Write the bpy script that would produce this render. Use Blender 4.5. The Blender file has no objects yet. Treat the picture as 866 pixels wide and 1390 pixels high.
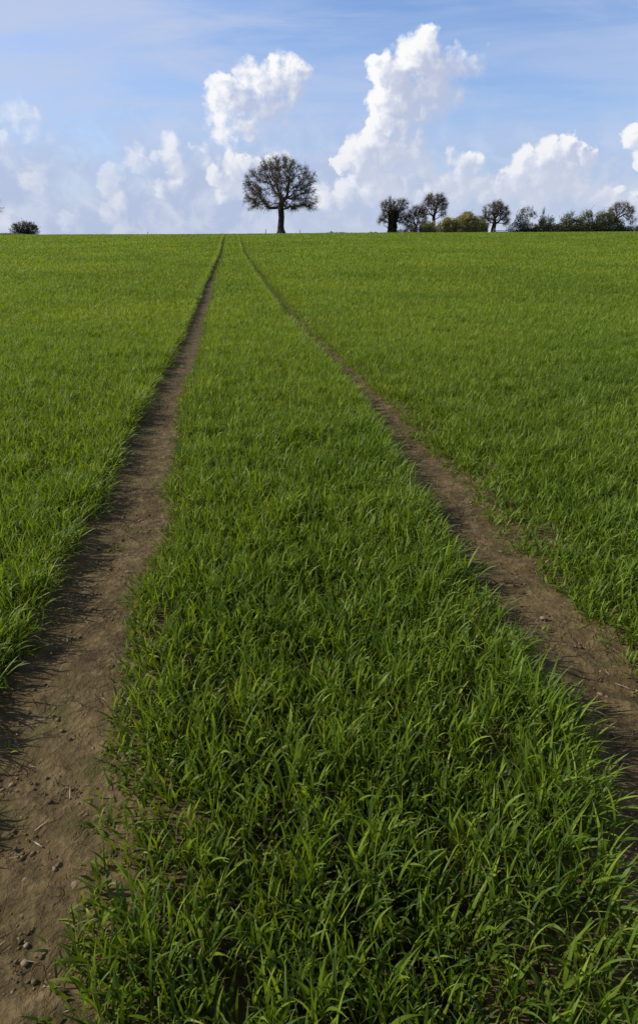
import bpy, math, random
import numpy as np
from mathutils import Vector

random.seed(7)
RNG = np.random.default_rng(11)
SC = bpy.context.scene
COL = SC.collection
R = math.radians

# ------------------------------------------------------------------ camera constants (24 mm lens, tilted down)
F = 867.0                      # focal length in photo pixels
H = 1.405                      # eye height, m
TH = math.atan((650 - 339) / F)
CT, ST = math.cos(TH), math.sin(TH)


# ------------------------------------------------------------------ numpy noise
def _hash(ix, iy, s):
    n = (ix.astype(np.int64) * 374761393 + iy.astype(np.int64) * 668265263 + s * 974634777) & 0x7fffffff
    n = ((n ^ (n >> 13)) * 1274126177) & 0x7fffffff
    n = (n ^ (n >> 16)) & 0xffff
    return n / 65535.0


def vnoise(x, y, s=0):
    x = np.asarray(x, float); y = np.asarray(y, float)
    ix = np.floor(x); iy = np.floor(y)
    fx = x - ix; fy = y - iy
    fx = fx * fx * (3 - 2 * fx); fy = fy * fy * (3 - 2 * fy)
    a = _hash(ix, iy, s); b = _hash(ix + 1, iy, s); c = _hash(ix, iy + 1, s); d = _hash(ix + 1, iy + 1, s)
    return a + (b - a) * fx + (c - a) * fy + (a - b - c + d) * fx * fy


def fbm(x, y, s=0, o=4):
    t = 0; a = .5; n = 0
    for k in range(o):
        t = t + a * vnoise(x * 2 ** k, y * 2 ** k, s + k); n += a; a *= .5
    return t / n


def sig(x):
    return 1 / (1 + np.exp(-np.clip(x, -40, 40)))


# ------------------------------------------------------------------ terrain
_ys = np.arange(-400, 4001, 1.0)
_sl = .0400 * sig((_ys - 12) / 2.6) * (1 - 1.55 * sig((_ys - 127) / 13)) * (1 - sig((_ys - 900) / 120))
_zs = np.cumsum(_sl); _zs -= np.interp(0, _ys, _zs)


def ground_z(x, y):
    x = np.asarray(x, float); y = np.asarray(y, float)
    z = np.interp(y, _ys, _zs)
    far = sig((y - 55) / 16)
    z = z + .0052 * np.clip(x, -150, 150) * far
    z = z + (fbm(x / 23 + 3, y / 31 + 7, 5, 2) - .5) * .5 * sig((y - 30) / 8) * (1 - .6 * far)
    return z


GAUGE = 1.9
# edges of the bare soil, surveyed: photo row, left edge, right edge of each wheel track
EDGE_L = [(323, 302.5, 305), (346, 297, 300.5), (369, 287, 293), (392, 277, 287.5), (415, 269, 283), (438, 259, 276), (460, 251, 272), (500, 231, 262),
          (550, 206, 240), (600, 184, 233), (635, 171, 222), (669, 156, 214), (704, 141, 222), (738, 122, 212), (773, 102, 188), (808, 86, 162), (842, 72, 155), (877, 55, 146),
          (900, 42, 134), (950, 20, 128), (1000, -4, 120), (1050, -26, 127), (1100, -48, 113), (1150, -70, 104), (1200, -92, 102), (1250, -112, 91), (1290, -128, 72), (1390, -168, 30)]
EDGE_R = [(323, 323.5, 326), (346, 329, 334), (369, 343, 351), (392, 357, 369), (415, 373, 388), (438, 392, 405), (460, 412, 428), (489, 441, 461), (524, 468, 491), (558, 498, 528),
          (593, 519, 552), (628, 542, 584), (662, 566, 616), (696, 586, 641), (720, 602, 655), (746, 620, 678), (785, 647, 703), (814, 670, 736), (842, 697, 762), (871, 714, 792), (900, 740, 824),
          (928, 752, 838), (950, 762, 848), (969, 786, 866), (1000, 806, 888), (1050, 830, 920), (1100, 842, 950), (1200, 866, 1006), (1290, 900, 1056), (1390, 948, 1112)]


def ray_ground(px, py):
    """walk a sight line of the survey down to the terrain"""
    xc = (px - 433) / F; yc = -(py - 650) / F
    d = np.array([xc, CT + yc * ST, -ST + yc * CT])
    lo, hi = .3, 160.0
    t = np.geomspace(lo, hi, 4000)
    p = t[:, None] * d + np.array([0, 0, H])
    h = p[:, 2] - ground_z(p[:, 0], p[:, 1])
    i = int(np.argmax(h < 0)) if (h < 0).any() else len(t) - 1
    q = h[i - 1] / (h[i - 1] - h[i] + 1e-9)
    return p[i - 1] * (1 - q) + p[i] * q


def _survey(rows, k):
    P = np.array([ray_ground(r[k], r[0]) for r in rows])
    o = np.argsort(P[:, 1]); return P[o, 1], P[o, 0]


_ED = [[_survey(e, 1), _survey(e, 2)] for e in (EDGE_L, EDGE_R)]


def track_edges(y, which):
    y = np.asarray(y, float)
    out = []
    for k in (0, 1):
        Y, X = _ED[which][k]
        x = np.interp(y, Y, X)
        x = np.where(y < Y[0], X[0] + (y - Y[0]) * -.143, np.where(y > Y[-1], X[-1] + (y - Y[-1]) * -.143, x))
        out.append(x)
    return out


def track_c(y, which):
    a, b = track_edges(y, which)
    return .5 * (a + b)


def track_half(y, side, which):
    """half width of bare soil on one side of the track's centre line"""
    a, b = track_edges(y, which)
    n = fbm(y * 3.1 + 17 * side, y * 0 + 31 * which + 5 * side, 9, 3) - .5
    w = .5 * (b - a) + (.022 if which == 0 else .0) + .07 * n * np.clip((14 - y) / 6, .2, 1)
    near = np.clip((8 - y) / 5, 0, 1)
    w = w + near * {(1, -1): .065, (1, 1): .03, (0, 1): .03, (0, -1): .0}[(which, side)]
    return np.maximum(w, .04) * (1 - sig((y - 90) / 2.0))


def at(px, Y, dz=0.0):
    """ground point at depth Y whose column in the photograph is px"""
    x = 0.0
    for _ in range(4):
        z = float(ground_z(x, Y)); zc = Y * CT + (H - z) * ST
        x = (px - 433) / F * zc
    return Vector((x, Y, float(ground_z(x, Y)) + dz)), zc / F


# ------------------------------------------------------------------ object helpers
def tag(o, label=None, cat=None, group=None, kind=None):
    if label: o['label'] = label
    if cat: o['category'] = cat
    if group: o['group'] = group
    if kind: o['kind'] = kind
    return o


def empty(name, loc, rz=0):
    o = bpy.data.objects.new(name, None); COL.objects.link(o)
    o.location = loc; o.rotation_euler.z = rz; o.empty_display_size = .2
    return o


def np_mesh(name, V, faces, mat, parent=None, smooth=True, attrs=None):
    """faces: list of int arrays, each (n, k)"""
    me = bpy.data.meshes.new(name)
    V = np.ascontiguousarray(V, np.float32)
    faces = [np.asarray(f, np.int32) for f in faces if len(f)]
    nl = sum(f.size for f in faces); npoly = sum(len(f) for f in faces)
    me.vertices.add(len(V)); me.loops.add(nl); me.polygons.add(npoly)
    me.vertices.foreach_set('co', V.ravel())
    me.loops.foreach_set('vertex_index', np.concatenate([f.ravel() for f in faces]))
    tot = np.concatenate([np.full(len(f), f.shape[1], np.int32) for f in faces])
    st = np.zeros(npoly, np.int32); st[1:] = np.cumsum(tot)[:-1]
    me.polygons.foreach_set('loop_start', st)
    if smooth:
        me.polygons.foreach_set('use_smooth', np.ones(npoly, bool))
    for k, a in (attrs or {}).items():
        at_ = me.attributes.new(k, 'FLOAT', 'POINT')
        at_.data.foreach_set('value', np.ascontiguousarray(a, np.float32))
    me.update(calc_edges=True)
    if mat: me.materials.append(mat)
    o = bpy.data.objects.new(name, me); COL.objects.link(o)
    if parent: o.parent = parent
    return o


class Mb:
    """collects numpy pieces"""
    def __init__(s): s.V = []; s.Q = []; s.T = []; s.A = []; s.n = 0
    def add(s, V, Q=None, T=None, a=None):
        V = np.asarray(V, float)
        if Q is not None and len(Q): s.Q.append(np.asarray(Q) + s.n)
        if T is not None and len(T): s.T.append(np.asarray(T) + s.n)
        s.V.append(V); s.A.append(np.zeros(len(V)) if a is None else np.broadcast_to(a, (len(V),)))
        s.n += len(V)
    def build(s, name, mat, parent=None, smooth=True):
        f = []
        if s.Q: f.append(np.concatenate(s.Q))
        if s.T: f.append(np.concatenate(s.T))
        return np_mesh(name, np.concatenate(s.V), f, mat, parent, smooth, {'tint': np.concatenate(s.A)})


# ------------------------------------------------------------------ material helpers
class N:
    def __init__(s, tree): s.t = tree; s.n = tree.nodes; s.l = tree.links
    def new(s, t, **kw):
        n = s.n.new(t)
        for k, v in kw.items(): setattr(n, k, v)
        return n
    def link(s, a, b): s.l.new(a, b)
    def put(s, sock, v):
        if isinstance(v, bpy.types.NodeSocket): s.l.new(v, sock)
        elif v is not None: sock.default_value = v
    def m(s, op, a, b=None, c=None, clamp=False):
        n = s.new('ShaderNodeMath', operation=op); n.use_clamp = clamp
        s.put(n.inputs[0], a); s.put(n.inputs[1], b); s.put(n.inputs[2], c)
        return n.outputs[0]
    def v(s, op, a, b=None, c=None, out=0):
        n = s.new('ShaderNodeVectorMath', operation=op)
        s.put(n.inputs[0], a); s.put(n.inputs[1], b); s.put(n.inputs[2], c)
        return n.outputs[out]
    def noise(s, vec, scale, detail=3, rough=.5, dim='3D', out='Fac', dist=0):
        n = s.new('ShaderNodeTexNoise', noise_dimensions=dim)
        if vec is not None: s.l.new(vec, n.inputs['Vector'])
        n.inputs['Scale'].default_value = scale; n.inputs['Detail'].default_value = detail
        n.inputs['Roughness'].default_value = rough; n.inputs['Distortion'].default_value = dist
        return n.outputs[out]
    def ramp(s, fac, stops, interp='LINEAR'):
        n = s.new('ShaderNodeValToRGB'); n.color_ramp.interpolation = interp
        e = n.color_ramp.elements
        while len(e) < len(stops): e.new(.5)
        for k, (p, c) in enumerate(stops):
            e[k].position = p; e[k].color = (c[0], c[1], c[2], 1) if len(c) == 3 else c
        s.put(n.inputs[0], fac); return n.outputs[0]
    def mix(s, fac, a, b, blend='MIX'):
        n = s.new('ShaderNodeMix', data_type='RGBA', blend_type=blend); n.clamp_factor = True
        s.put(n.inputs[0], fac)
        for sock, v in ((n.inputs[6], a), (n.inputs[7], b)):
            if isinstance(v, bpy.types.NodeSocket): s.l.new(v, sock)
            else: sock.default_value = (v[0], v[1], v[2], 1)
        return n.outputs[2]
    def rng(s, v, a, b, c=0.0, d=1.0, smooth=True):
        n = s.new('ShaderNodeMapRange', interpolation_type='SMOOTHSTEP' if smooth else 'LINEAR')
        s.put(n.inputs[0], v)
        for i, q in enumerate((a, b, c, d)): s.put(n.inputs[1 + i], q)
        return n.outputs[0]


def material(name):
    m = bpy.data.materials.new(name); m.use_nodes = True
    m.node_tree.nodes.clear()
    k = N(m.node_tree)
    out = k.new('ShaderNodeOutputMaterial')
    return m, k, out


def principled(k, col, rough=.8, spec=.3, normal=None):
    b = k.new('ShaderNodeBsdfPrincipled')
    k.put(b.inputs['Base Color'], col if isinstance(col, bpy.types.NodeSocket) else (*col, 1))
    k.put(b.inputs['Roughness'], rough); k.put(b.inputs['Specular IOR Level'], spec)
    if normal is not None: k.link(normal, b.inputs['Normal'])
    return b.outputs[0]


def bump(k, h, strength=.5, dist=.02):
    b = k.new('ShaderNodeBump'); b.inputs['Strength'].default_value = strength; b.inputs['Distance'].default_value = dist
    k.link(h, b.inputs['Height']); return b.outputs[0]


def leaf_material(name, stops, along=True, transl=.4, rough=.42, spec=.4, tcol=(1.25, 1.25, .5), patch=True):
    m, k, out = material(name)
    a = k.new('ShaderNodeAttribute', attribute_name='tint').outputs['Fac']
    col = k.ramp(a, stops)
    pos = k.new('ShaderNodeNewGeometry').outputs['Position']
    if patch:
        n = k.noise(pos, .35, 3, .6)
        col = k.mix(k.rng(n, .35, .7), col, k.mix(1.0, col, (.80, .90, .9), 'MULTIPLY'))
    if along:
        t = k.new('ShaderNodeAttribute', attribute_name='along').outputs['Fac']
        dark = k.mix(1.0, col, (.62, .55, .55), 'MULTIPLY')  # shade deep in the stand, painted into the colour of the blade foot
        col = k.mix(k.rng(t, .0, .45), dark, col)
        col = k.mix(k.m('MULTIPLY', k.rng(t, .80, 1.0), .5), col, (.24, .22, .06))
    p = principled(k, col, rough, spec)
    tr = k.new('ShaderNodeBsdfTranslucent')
    k.link(k.mix(1.0, col, tcol, 'MULTIPLY'), tr.inputs[0])
    mx = k.new('ShaderNodeMixShader'); mx.inputs[0].default_value = transl
    k.link(p, mx.inputs[1]); k.link(tr.outputs[0], mx.inputs[2]); k.link(mx.outputs[0], out.inputs[0])
    return m


def soil_material():
    m, k, out = material('soil')
    pos = k.new('ShaderNodeNewGeometry').outputs['Position']
    n1 = k.noise(pos, 2.3, 5, .62); n2 = k.noise(pos, 17, 6, .7); n3 = k.noise(pos, 120, 4, .7)
    c = k.ramp(n1, [(.3, (.044, .030, .013)), (.5, (.078, .053, .022)), (.72, (.130, .091, .039))])
    c = k.mix(k.rng(n2, .42, .75), c, (.185, .130, .060))
    c = k.mix(k.rng(n2, .42, .22), c, (.046, .029, .017))
    c = k.mix(k.m('MULTIPLY', k.rng(k.noise(pos, 5.1, 4, .6), .50, .68), .42), c, (.080, .078, .022))   # thin film of moss
    c = k.mix(k.rng(n3, .62, .75), c, (.23, .170, .088))
    v = k.new('ShaderNodeTexVoronoi'); v.inputs['Scale'].default_value = 46; k.link(pos, v.inputs['Vector'])
    vc = k.new('ShaderNodeTexVoronoi', feature='DISTANCE_TO_EDGE'); vc.inputs['Scale'].default_value = 15
    wv = k.v('MULTIPLY_ADD', k.noise(pos, 9, 3, .6, out='Color'), (.10, .10, .10), pos); k.link(wv, vc.inputs['Vector'])
    crack = k.m('MULTIPLY', k.rng(vc.outputs['Distance'], .045, .0), k.rng(k.noise(pos, 3.7, 3, .5), .46, .62))
    c = k.mix(k.m('MULTIPLY', crack, .30), c, (.022, .014, .009))
    n2 = k.m('MULTIPLY_ADD', crack, -.28, n2)
    hgt = k.m('ADD', k.m('MULTIPLY', n2, 1.3), k.m('ADD', k.m('MULTIPLY', n3, .35), k.m('MULTIPLY', v.outputs['Distance'], .4)))
    k.link(principled(k, c, .92, .15, bump(k, hgt, .9, .016)), out.inputs[0])
    return m


def ground_material():
    m, k, out = material('field_soil')
    pos = k.new('ShaderNodeNewGeometry').outputs['Position']
    n1 = k.noise(pos, 3.1, 5, .6); n2 = k.noise(pos, 30, 5, .7)
    soil = k.ramp(n1, [(.3, (.026, .020, .011)), (.7, (.058, .042, .022))])
    soil = k.mix(k.rng(n2, .55, .85), soil, (.085, .062, .034))
    grn = k.ramp(k.noise(pos, .8, 6, .65), [(.3, (.030, .055, .010)), (.7, (.055, .095, .016))])
    d = k.v('LENGTH', pos, out=1)
    col = k.mix(k.rng(d, 9, 34), soil, grn)
    k.link(principled(k, col, .95, .1, bump(k, n2, .8, .03)), out.inputs[0])
    return m


def bark_material(name, a, b):
    m, k, out = material(name)
    pos = k.new('ShaderNodeTexCoord').outputs['Object']
    mp = k.new('ShaderNodeMapping'); mp.inputs['Scale'].default_value = (1, 1, .25); k.link(pos, mp.inputs[0])
    n = k.noise(mp.outputs[0], 7, 5, .65)
    col = k.ramp(n, [(.3, a), (.7, b)])
    k.link(principled(k, col, .9, .15, bump(k, n, .8, .08)), out.inputs[0])
    return m


M_soil = soil_material()
M_ground = ground_material()
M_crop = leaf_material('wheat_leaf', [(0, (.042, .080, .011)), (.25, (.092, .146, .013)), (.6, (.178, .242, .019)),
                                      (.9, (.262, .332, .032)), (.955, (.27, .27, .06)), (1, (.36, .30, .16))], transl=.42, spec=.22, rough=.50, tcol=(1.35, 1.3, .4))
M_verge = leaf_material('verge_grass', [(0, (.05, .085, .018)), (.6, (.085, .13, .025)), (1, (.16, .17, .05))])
M_bark = bark_material('oak_bark', (.018, .014, .011), (.065, .052, .040))
M_twig = leaf_material('bud_twig', [(0, (.040, .030, .019)), (.5, (.098, .068, .034)), (.85, (.17, .125, .055)), (1, (.17, .145, .055))],
                       along=False, transl=.2, rough=.8, spec=.1, tcol=(1.1, 1, .7), patch=False)
M_ivy = leaf_material('ivy', [(0, (.010, .016, .006)), (.6, (.022, .034, .011)), (1, (.045, .062, .02))], along=False, transl=.15, patch=False)
M_willow = leaf_material('spring_leaf', [(0, (.15, .135, .042)), (.5, (.30, .27, .085)), (1, (.42, .37, .13))], along=False, transl=.4, patch=False)
M_hedge = leaf_material('hedge_leaf', [(0, (.024, .026, .010)), (.5, (.052, .056, .018)), (.85, (.088, .092, .026)), (1, (.13, .14, .038))], along=False, transl=.25, patch=False)
M_green = leaf_material('bush_leaf', [(0, (.034, .040, .012)), (.5, (.075, .086, .022)), (1, (.16, .175, .042))], along=False, transl=.3, patch=False)
M_crumb = leaf_material('soil_crumb', [(0, (.075, .052, .026)), (.6, (.15, .108, .056)), (1, (.27, .21, .13))], along=False, transl=0.0, rough=.9, spec=.1, patch=False)
M_far = leaf_material('far_leaf', [(0, (.13, .155, .17)), (1, (.20, .23, .25))], along=False, transl=.2, rough=.9, spec=.05, patch=False)  # bluish aerial haze is mixed into the leaf colour itself
M_dead = leaf_material('pale_stem', [(0, (.11, .085, .045)), (1, (.33, .27, .16))], along=False, transl=.1, patch=False)
M_post = bark_material('weathered_wood', (.14, .12, .09), (.34, .30, .24))
M_dark = bark_material('dark_wood', (.03, .026, .02), (.09, .075, .055))


def stone_material(name, a, b):
    m, k, out = material(name)
    pos = k.new('ShaderNodeTexCoord').outputs['Object']
    n = k.noise(pos, 60, 4, .6)
    k.link(principled(k, k.ramp(n, [(.3, a), (.7, b)]), .8, .3, bump(k, n, .5, .004)), out.inputs[0])
    return m


M_flint = stone_material('flint', (.50, .47, .42), (.72, .69, .63))
M_pink = stone_material('pink_stone', (.15, .092, .060), (.25, .165, .112))
M_tan = stone_material('tan_stone', (.17, .125, .082), (.27, .21, .145))

# ------------------------------------------------------------------ ground sheet
def grid_axis(lo, hi, n, c):
    t = np.linspace(math.asinh(lo / c), math.asinh(hi / c), n)
    return np.sinh(t) * c


gx = grid_axis(-2500, 2500, 260, 12)
gy = np.concatenate([np.linspace(-300, -6, 12), np.arange(-4, 160, 1.0), 160 + np.geomspace(2, 3500, 50)])
GX, GY = np.meshgrid(gx, gy)
GZ = ground_z(GX, GY)
V = np.stack([GX.ravel(), GY.ravel(), GZ.ravel()], 1)
w = len(gx)
i = (np.arange(len(gy) - 1)[:, None] * w + np.arange(w - 1)[None]).ravel()
go = np_mesh('ground', V, [np.stack([i, i + 1, i + w + 1, i + w], 1)], M_ground)
tag(go, 'brown earth of the gently rising wheat field', 'ground', kind='structure')


# ------------------------------------------------------------------ the two wheel tracks
def make_track(which):
    ys = np.concatenate([np.arange(-2, 7, .014), np.arange(7, 16, .04), np.arange(16, 90, .15)])
    us = np.linspace(-.62, .62, 75)
    Yg, U = np.meshgrid(ys, us, indexing='ij')
    X = track_c(Yg, which) + U
    z = ground_z(X, Yg)
    e = np.clip((.62 - np.abs(U)) / .12, 0, 1)
    hgt = .030 * (.2 + .8 * np.clip((11 - Yg) / 4, 0, 1)) * e - .012 * (1 - e)
    near = np.clip((16 - Yg) / 6, 0, 1)
    dip = np.exp(-(U / .19) ** 2)
    hgt = hgt - .012 * dip * e
    rel = (fbm(X * 6, Yg * 6, 3 + which, 4) - .5) * .024 + (fbm(X * 26, Yg * 26, 33, 3) - .5) * .014
    ph = Yg / .105 + np.abs(U) * 6.0                      # tyre lugs pressed into the soil
    lug = np.tanh(3 * np.sin(ph * 2 * np.pi * .5)) * .0050 * np.clip((.2 - np.abs(U)) / .05, 0, 1) * (vnoise(X * 1.7, Yg * 1.7, 8) > .35)
    z = z + hgt + (rel * e * .8 + lug * .9) * near 
    z = np.maximum(z, ground_z(X, Yg) + .005 - .03 * (1 - e))
    V = np.stack([X.ravel(), Yg.ravel(), z.ravel()], 1)
    w = len(us)
    i = (np.arange(len(ys) - 1)[:, None] * w + np.arange(w - 1)[None]).ravel()
    o = np_mesh('dirt_track', V, [np.stack([i, i + 1, i + w + 1, i + w], 1)], M_soil)
    tag(o, ['bare brown wheel track running away on the left side of the middle strip',
            'bare brown wheel track on the right, fading out under the wheat halfway'][which], 'wheel track',
        'two wheel tracks through the wheat', 'structure')


make_track(0); make_track(1)


# ------------------------------------------------------------------ wheat
def blade_mesh(base, az, L, wd, lean, bend, twist, tint, nseg, pw=1.4):
    n = len(base)
    pos = base.copy(); ca, sa = np.cos(az), np.sin(az)
    Vs = np.empty((n, nseg * 2 + 1, 3), np.float32); Al = np.empty((n, nseg * 2 + 1), np.float32)
    for k in range(nseg + 1):
        t = k / nseg
        ang = lean + bend * t ** pw
        if k:
            st_ = (L / nseg)
            am = lean + bend * ((k - .5) / nseg) ** pw
            pos[:, 0] += np.sin(am) * ca * st_; pos[:, 1] += np.sin(am) * sa * st_; pos[:, 2] += np.cos(am) * st_
        if k == nseg:
            Vs[:, -1] = pos; Al[:, -1] = 1
        else:
            ww = wd * (.55 + 1.1 * t - .0 * t if t < .4 else .99 * (1 - ((t - .4) / .6) ** 1.8) + .0) * .5
            tw = twist * t
            # side vector turned about the blade's own tangent
            sx, sy = -sa, ca
            nx, ny, nz = -np.cos(ang) * ca, -np.cos(ang) * sa, np.sin(ang)
            ct, s_ = np.cos(tw), np.sin(tw)
            S = np.stack([sx * ct + nx * s_, sy * ct + ny * s_, nz * s_], 1) * ww[:, None]
            Vs[:, 2 * k] = pos - S; Vs[:, 2 * k + 1] = pos + S
            Al[:, 2 * k] = Al[:, 2 * k + 1] = t
    m = nseg * 2 + 1
    o = np.arange(n)[:, None] * m
    Q = [np.array([2 * k, 2 * k + 1, 2 * k + 3, 2 * k + 2])[None] + o for k in range(nseg - 1)]
    T = np.array([2 * nseg - 2, 2 * nseg - 1, 2 * nseg])[None] + o
    return Vs.reshape(-1, 3), (np.concatenate(Q) if Q else np.zeros((0, 4), int)), T, np.repeat(tint, m), Al.ravel()


def blade_w(Y): return np.maximum(.0070, .00072 * Y)
def leaf_density(Y):
    Yc = np.maximum(Y, .3)
    return 7400 * (.0070 / blade_w(Y)) * (.50 + .50 * sig((9 - Y) / 2)) * (1 + .30 * sig((4 - Y) / .8)) * np.clip(8 / Yc, 0, 1) ** .78


ROWD = np.array([-.136, 1.0]) / math.hypot(.136, 1)
ROWN = np.array([ROWD[1], -ROWD[0]])


def cover(X, Y):
    """0 on bare soil, 1 in the crop, and the height factor near an edge"""
    best = np.full(X.shape, 9.0); thin = np.ones(X.shape); side = np.zeros(X.shape)
    for wh in (0, 1):
        d = X - track_c(Y, wh)
        e = np.where(d < 0, -d - track_half(Y, -1, wh), d - track_half(Y, 1, wh))
        side = np.where(e < best, np.where(d < 0, 1.0, -1.0), side)
        best = np.minimum(best, e)
        if wh == 1:
            # thin, trampled margin on the outer side of the right-hand track
            tr = (d > 0) & (d < .62)
            fade = (1 - sig((Y - 11) / 2.5))
            thin = np.where(tr, 1 - (.45 * np.clip((.62 - d) / .28, 0, 1)) * fade * (fbm(X * 3, Y * 3, 77, 2) > .42), thin)
    return best, thin, side


def make_wheat():
    Vs, Qs, Ts, Tn, Al = [], [], [], [], []
    off = 0
    bands = [(-1.2, 2.5, 7, 6), (2.5, 5, 6, 6), (5, 9, 5, 5), (9, 15, 4, 5), (15, 26, 3, 4), (26, 48, 2, 3), (48, 84, 2, 3), (84, 158, 2, 2)]
    for (y0, y1, nseg, lpp) in bands:
        sub = np.linspace(y0, y1, 5)
        for s0, s1 in zip(sub[:-1], sub[1:]):
            ym = .5 * (s0 + s1); hw = .56 * max(s1, 0) + 1.5 + .07 * max(s1, 0)
            dens = float(leaf_density(np.array(s0))) / lpp * (1.35 if ym > 12 else 1)
            n = int(dens * (s1 - s0) * 2 * hw)
            Y = RNG.uniform(s0, s1, n); X = RNG.uniform(-hw, hw, n)
            keep = RNG.random(n) < leaf_density(Y) / leaf_density(np.array(s0))
            X, Y = X[keep], Y[keep]
            if ym < 20:                                  # sown in rows along the tracks
                q = X * ROWN[0] + Y * ROWN[1]
                dq = (np.round(q / .125) * .125 - q) * .30 + RNG.normal(0, .02, len(q))
                X = X + ROWN[0] * dq; Y = Y + ROWN[1] * dq
            if ym > 8:
                for wh in (0, 1):
                    ne = int((s1 - s0) * 110 * 6 / lpp * (.8 if wh == 0 else .4))
                    ye = RNG.uniform(s0, s1, ne); xe = track_c(ye, wh) - track_half(ye, -1, wh) - .04 - .26 * RNG.random(ne) ** 1.5
                    if s0 < 88: X = np.concatenate([X, xe]); Y = np.concatenate([Y, ye])
            e, thin, side = cover(X, Y)
            pn = fbm(X * 1.3, Y * 1.3, 21, 3)            # uneven stand
            gap = fbm(X * 4.2, Y * 4.2, 51, 2)
            p = np.clip(e / .035, 0, 1) * thin * np.clip((gap - .20) / .20, .72 if ym < 5 else .55, 1) * (.72 if ym > 12 else 1)
            p *= np.where(e < .12, np.where(side > 0, 1.0, .85), 1)
            if ym > 12: p = np.clip(p * np.where((e < .22) & (side > 0), 1.9, 1), 0, 1)
            if ym > 14:                                   # half overgrown part of the right-hand track
                d2 = np.abs(X - track_c(Y, 1))
                p = np.where((d2 < .3) & (e <= .02), 1.0 * sig((Y - 15.5) / 1.5), p)
            inrut = (e <= 0) & (Y < 14) & (fbm(X * 7, Y * 7, 19, 2) > .5)
            p = np.where(inrut, .022, p)                  # stray seedlings in the ruts
            k = RNG.random(len(X)) < p
            low = np.where((np.abs(X - track_c(Y, 1)) < .3) & (e <= .02) & (Y > 12), .62, 1.0)
            low = np.where(inrut, .45, low)[k]; X, Y, e, pn, thin, side = X[k], Y[k], e[k], pn[k], thin[k], side[k]
            Z = ground_z(X, Y)
            tuft = fbm(X * 6.5, Y * 6.5, 91, 2)
            hf = (.70 + .4 * pn + .70 * (tuft - .38) * (1 - .4 * sig((Y - 14) / 4))) * np.where(side > 0, np.clip(.85 + e * 1.5, .8, 1) + .22 * np.clip(1 - e / .3, 0, 1), np.clip(.64 + e * 1.5, .6, 1)) * (.55 + .45 * thin) * low
            hf *= 1 + .10 * np.clip((Y - 10) / 30, 0, 1)
            # leaves of each plant
            n = len(X)
            rep = lambda a: np.repeat(a, lpp)
            N_ = n * lpp
            pt = RNG.random(n)
            ls = blade_w(Y) / .0070
            sp = .016 * np.sqrt(ls)
            bx = rep(X) + RNG.normal(0, 1, N_) * rep(sp); by = rep(Y) + RNG.normal(0, 1, N_) * rep(sp)
            az = RNG.uniform(0, 2 * np.pi, N_)
            # at an edge the outer leaves fall towards the bare soil
            age = RNG.random(N_)
            lean = np.abs(RNG.normal(.20, .20, N_)) + .18 * (1 - rep(np.clip(e / .2, 0, 1))) * RNG.random(N_) + .35 * (1 - rep(thin))
            bend = .22 + 1.45 * age ** 1.5 + RNG.normal(0, .12, N_) + .35 * sig((rep(Y) - 10) / 4)
            fl = RNG.random(N_) < .07
            bend = np.where(fl, bend + .8, bend)
            L = rep(hf) * RNG.uniform(.06, .155, N_) * (1 - .16 * sig((3.2 - rep(Y)) / .5)) * (1 + .25 * sig((rep(Y) - 14) / 4))
            wd = rep(blade_w(Y)) * RNG.uniform(.6, 1.25, N_)
            bz = rep(Z) + RNG.uniform(-.012, .070, N_) * rep(hf * np.where(side > 0, 1, np.clip(.3 + e / .15, .3, 1)))
            twist = RNG.normal(0, .9, N_)
            big = fbm(X * .30, Y * .30, 61, 3)
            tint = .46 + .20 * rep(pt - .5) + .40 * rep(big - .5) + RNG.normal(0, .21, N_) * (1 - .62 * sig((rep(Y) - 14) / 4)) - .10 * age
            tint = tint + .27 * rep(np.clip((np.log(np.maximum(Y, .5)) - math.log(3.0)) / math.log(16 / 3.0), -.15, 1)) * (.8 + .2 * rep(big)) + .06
            tint = tint - .30 * (((rep(low) < .9) & (rep(Y) > 12)))  # shade of the overgrown rut, put into the leaf tint
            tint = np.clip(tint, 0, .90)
            dry = RNG.random(N_) < (.006 + .10 * np.exp(-rep(np.maximum(e, 0)) / .05) * .6 + .10 * (1 - rep(thin)))
            tint = np.where(dry, RNG.uniform(.93, 1, N_), tint)
            wd = np.where(dry, wd * .6, wd)
            lean = np.where(dry, lean + .7 * RNG.random(N_), lean)
            # a light breeze from the left
            az = np.where(RNG.random(N_) < .08, RNG.normal(0.1, .6, N_), az)
            ed = rep(np.clip(1 - e / .16, 0, 1))
            out_ = RNG.random(N_) < ed * .6
            az = np.where(out_, np.where(rep(side) > 0, 0.0, np.pi) + RNG.normal(0, .75, N_), az)
            lean = np.where(out_, lean + RNG.random(N_) * .65, lean)
            base = np.stack([bx, by, bz], 1)
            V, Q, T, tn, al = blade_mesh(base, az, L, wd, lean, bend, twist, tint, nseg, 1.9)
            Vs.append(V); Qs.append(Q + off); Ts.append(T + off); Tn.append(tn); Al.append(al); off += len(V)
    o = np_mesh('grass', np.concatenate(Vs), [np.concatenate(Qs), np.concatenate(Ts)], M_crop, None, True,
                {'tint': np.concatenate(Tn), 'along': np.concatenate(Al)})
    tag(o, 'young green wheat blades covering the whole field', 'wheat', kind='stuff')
    print('wheat verts', off)


make_wheat()


# ------------------------------------------------------------------ crumbs of soil, straw litter, a few stones
def ico():
    import bmesh
    bm = bmesh.new(); bmesh.ops.create_icosphere(bm, subdivisions=1, radius=1)
    V = np.array([v.co[:] for v in bm.verts]); T = np.array([[v.index for v in f.verts] for f in bm.faces]); bm.free()
    return V, T


ICV, ICT = ico()


def track_top(x, y):                       # height of the soil in the tracks, roughly
    return ground_z(x, y) + .018


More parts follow.
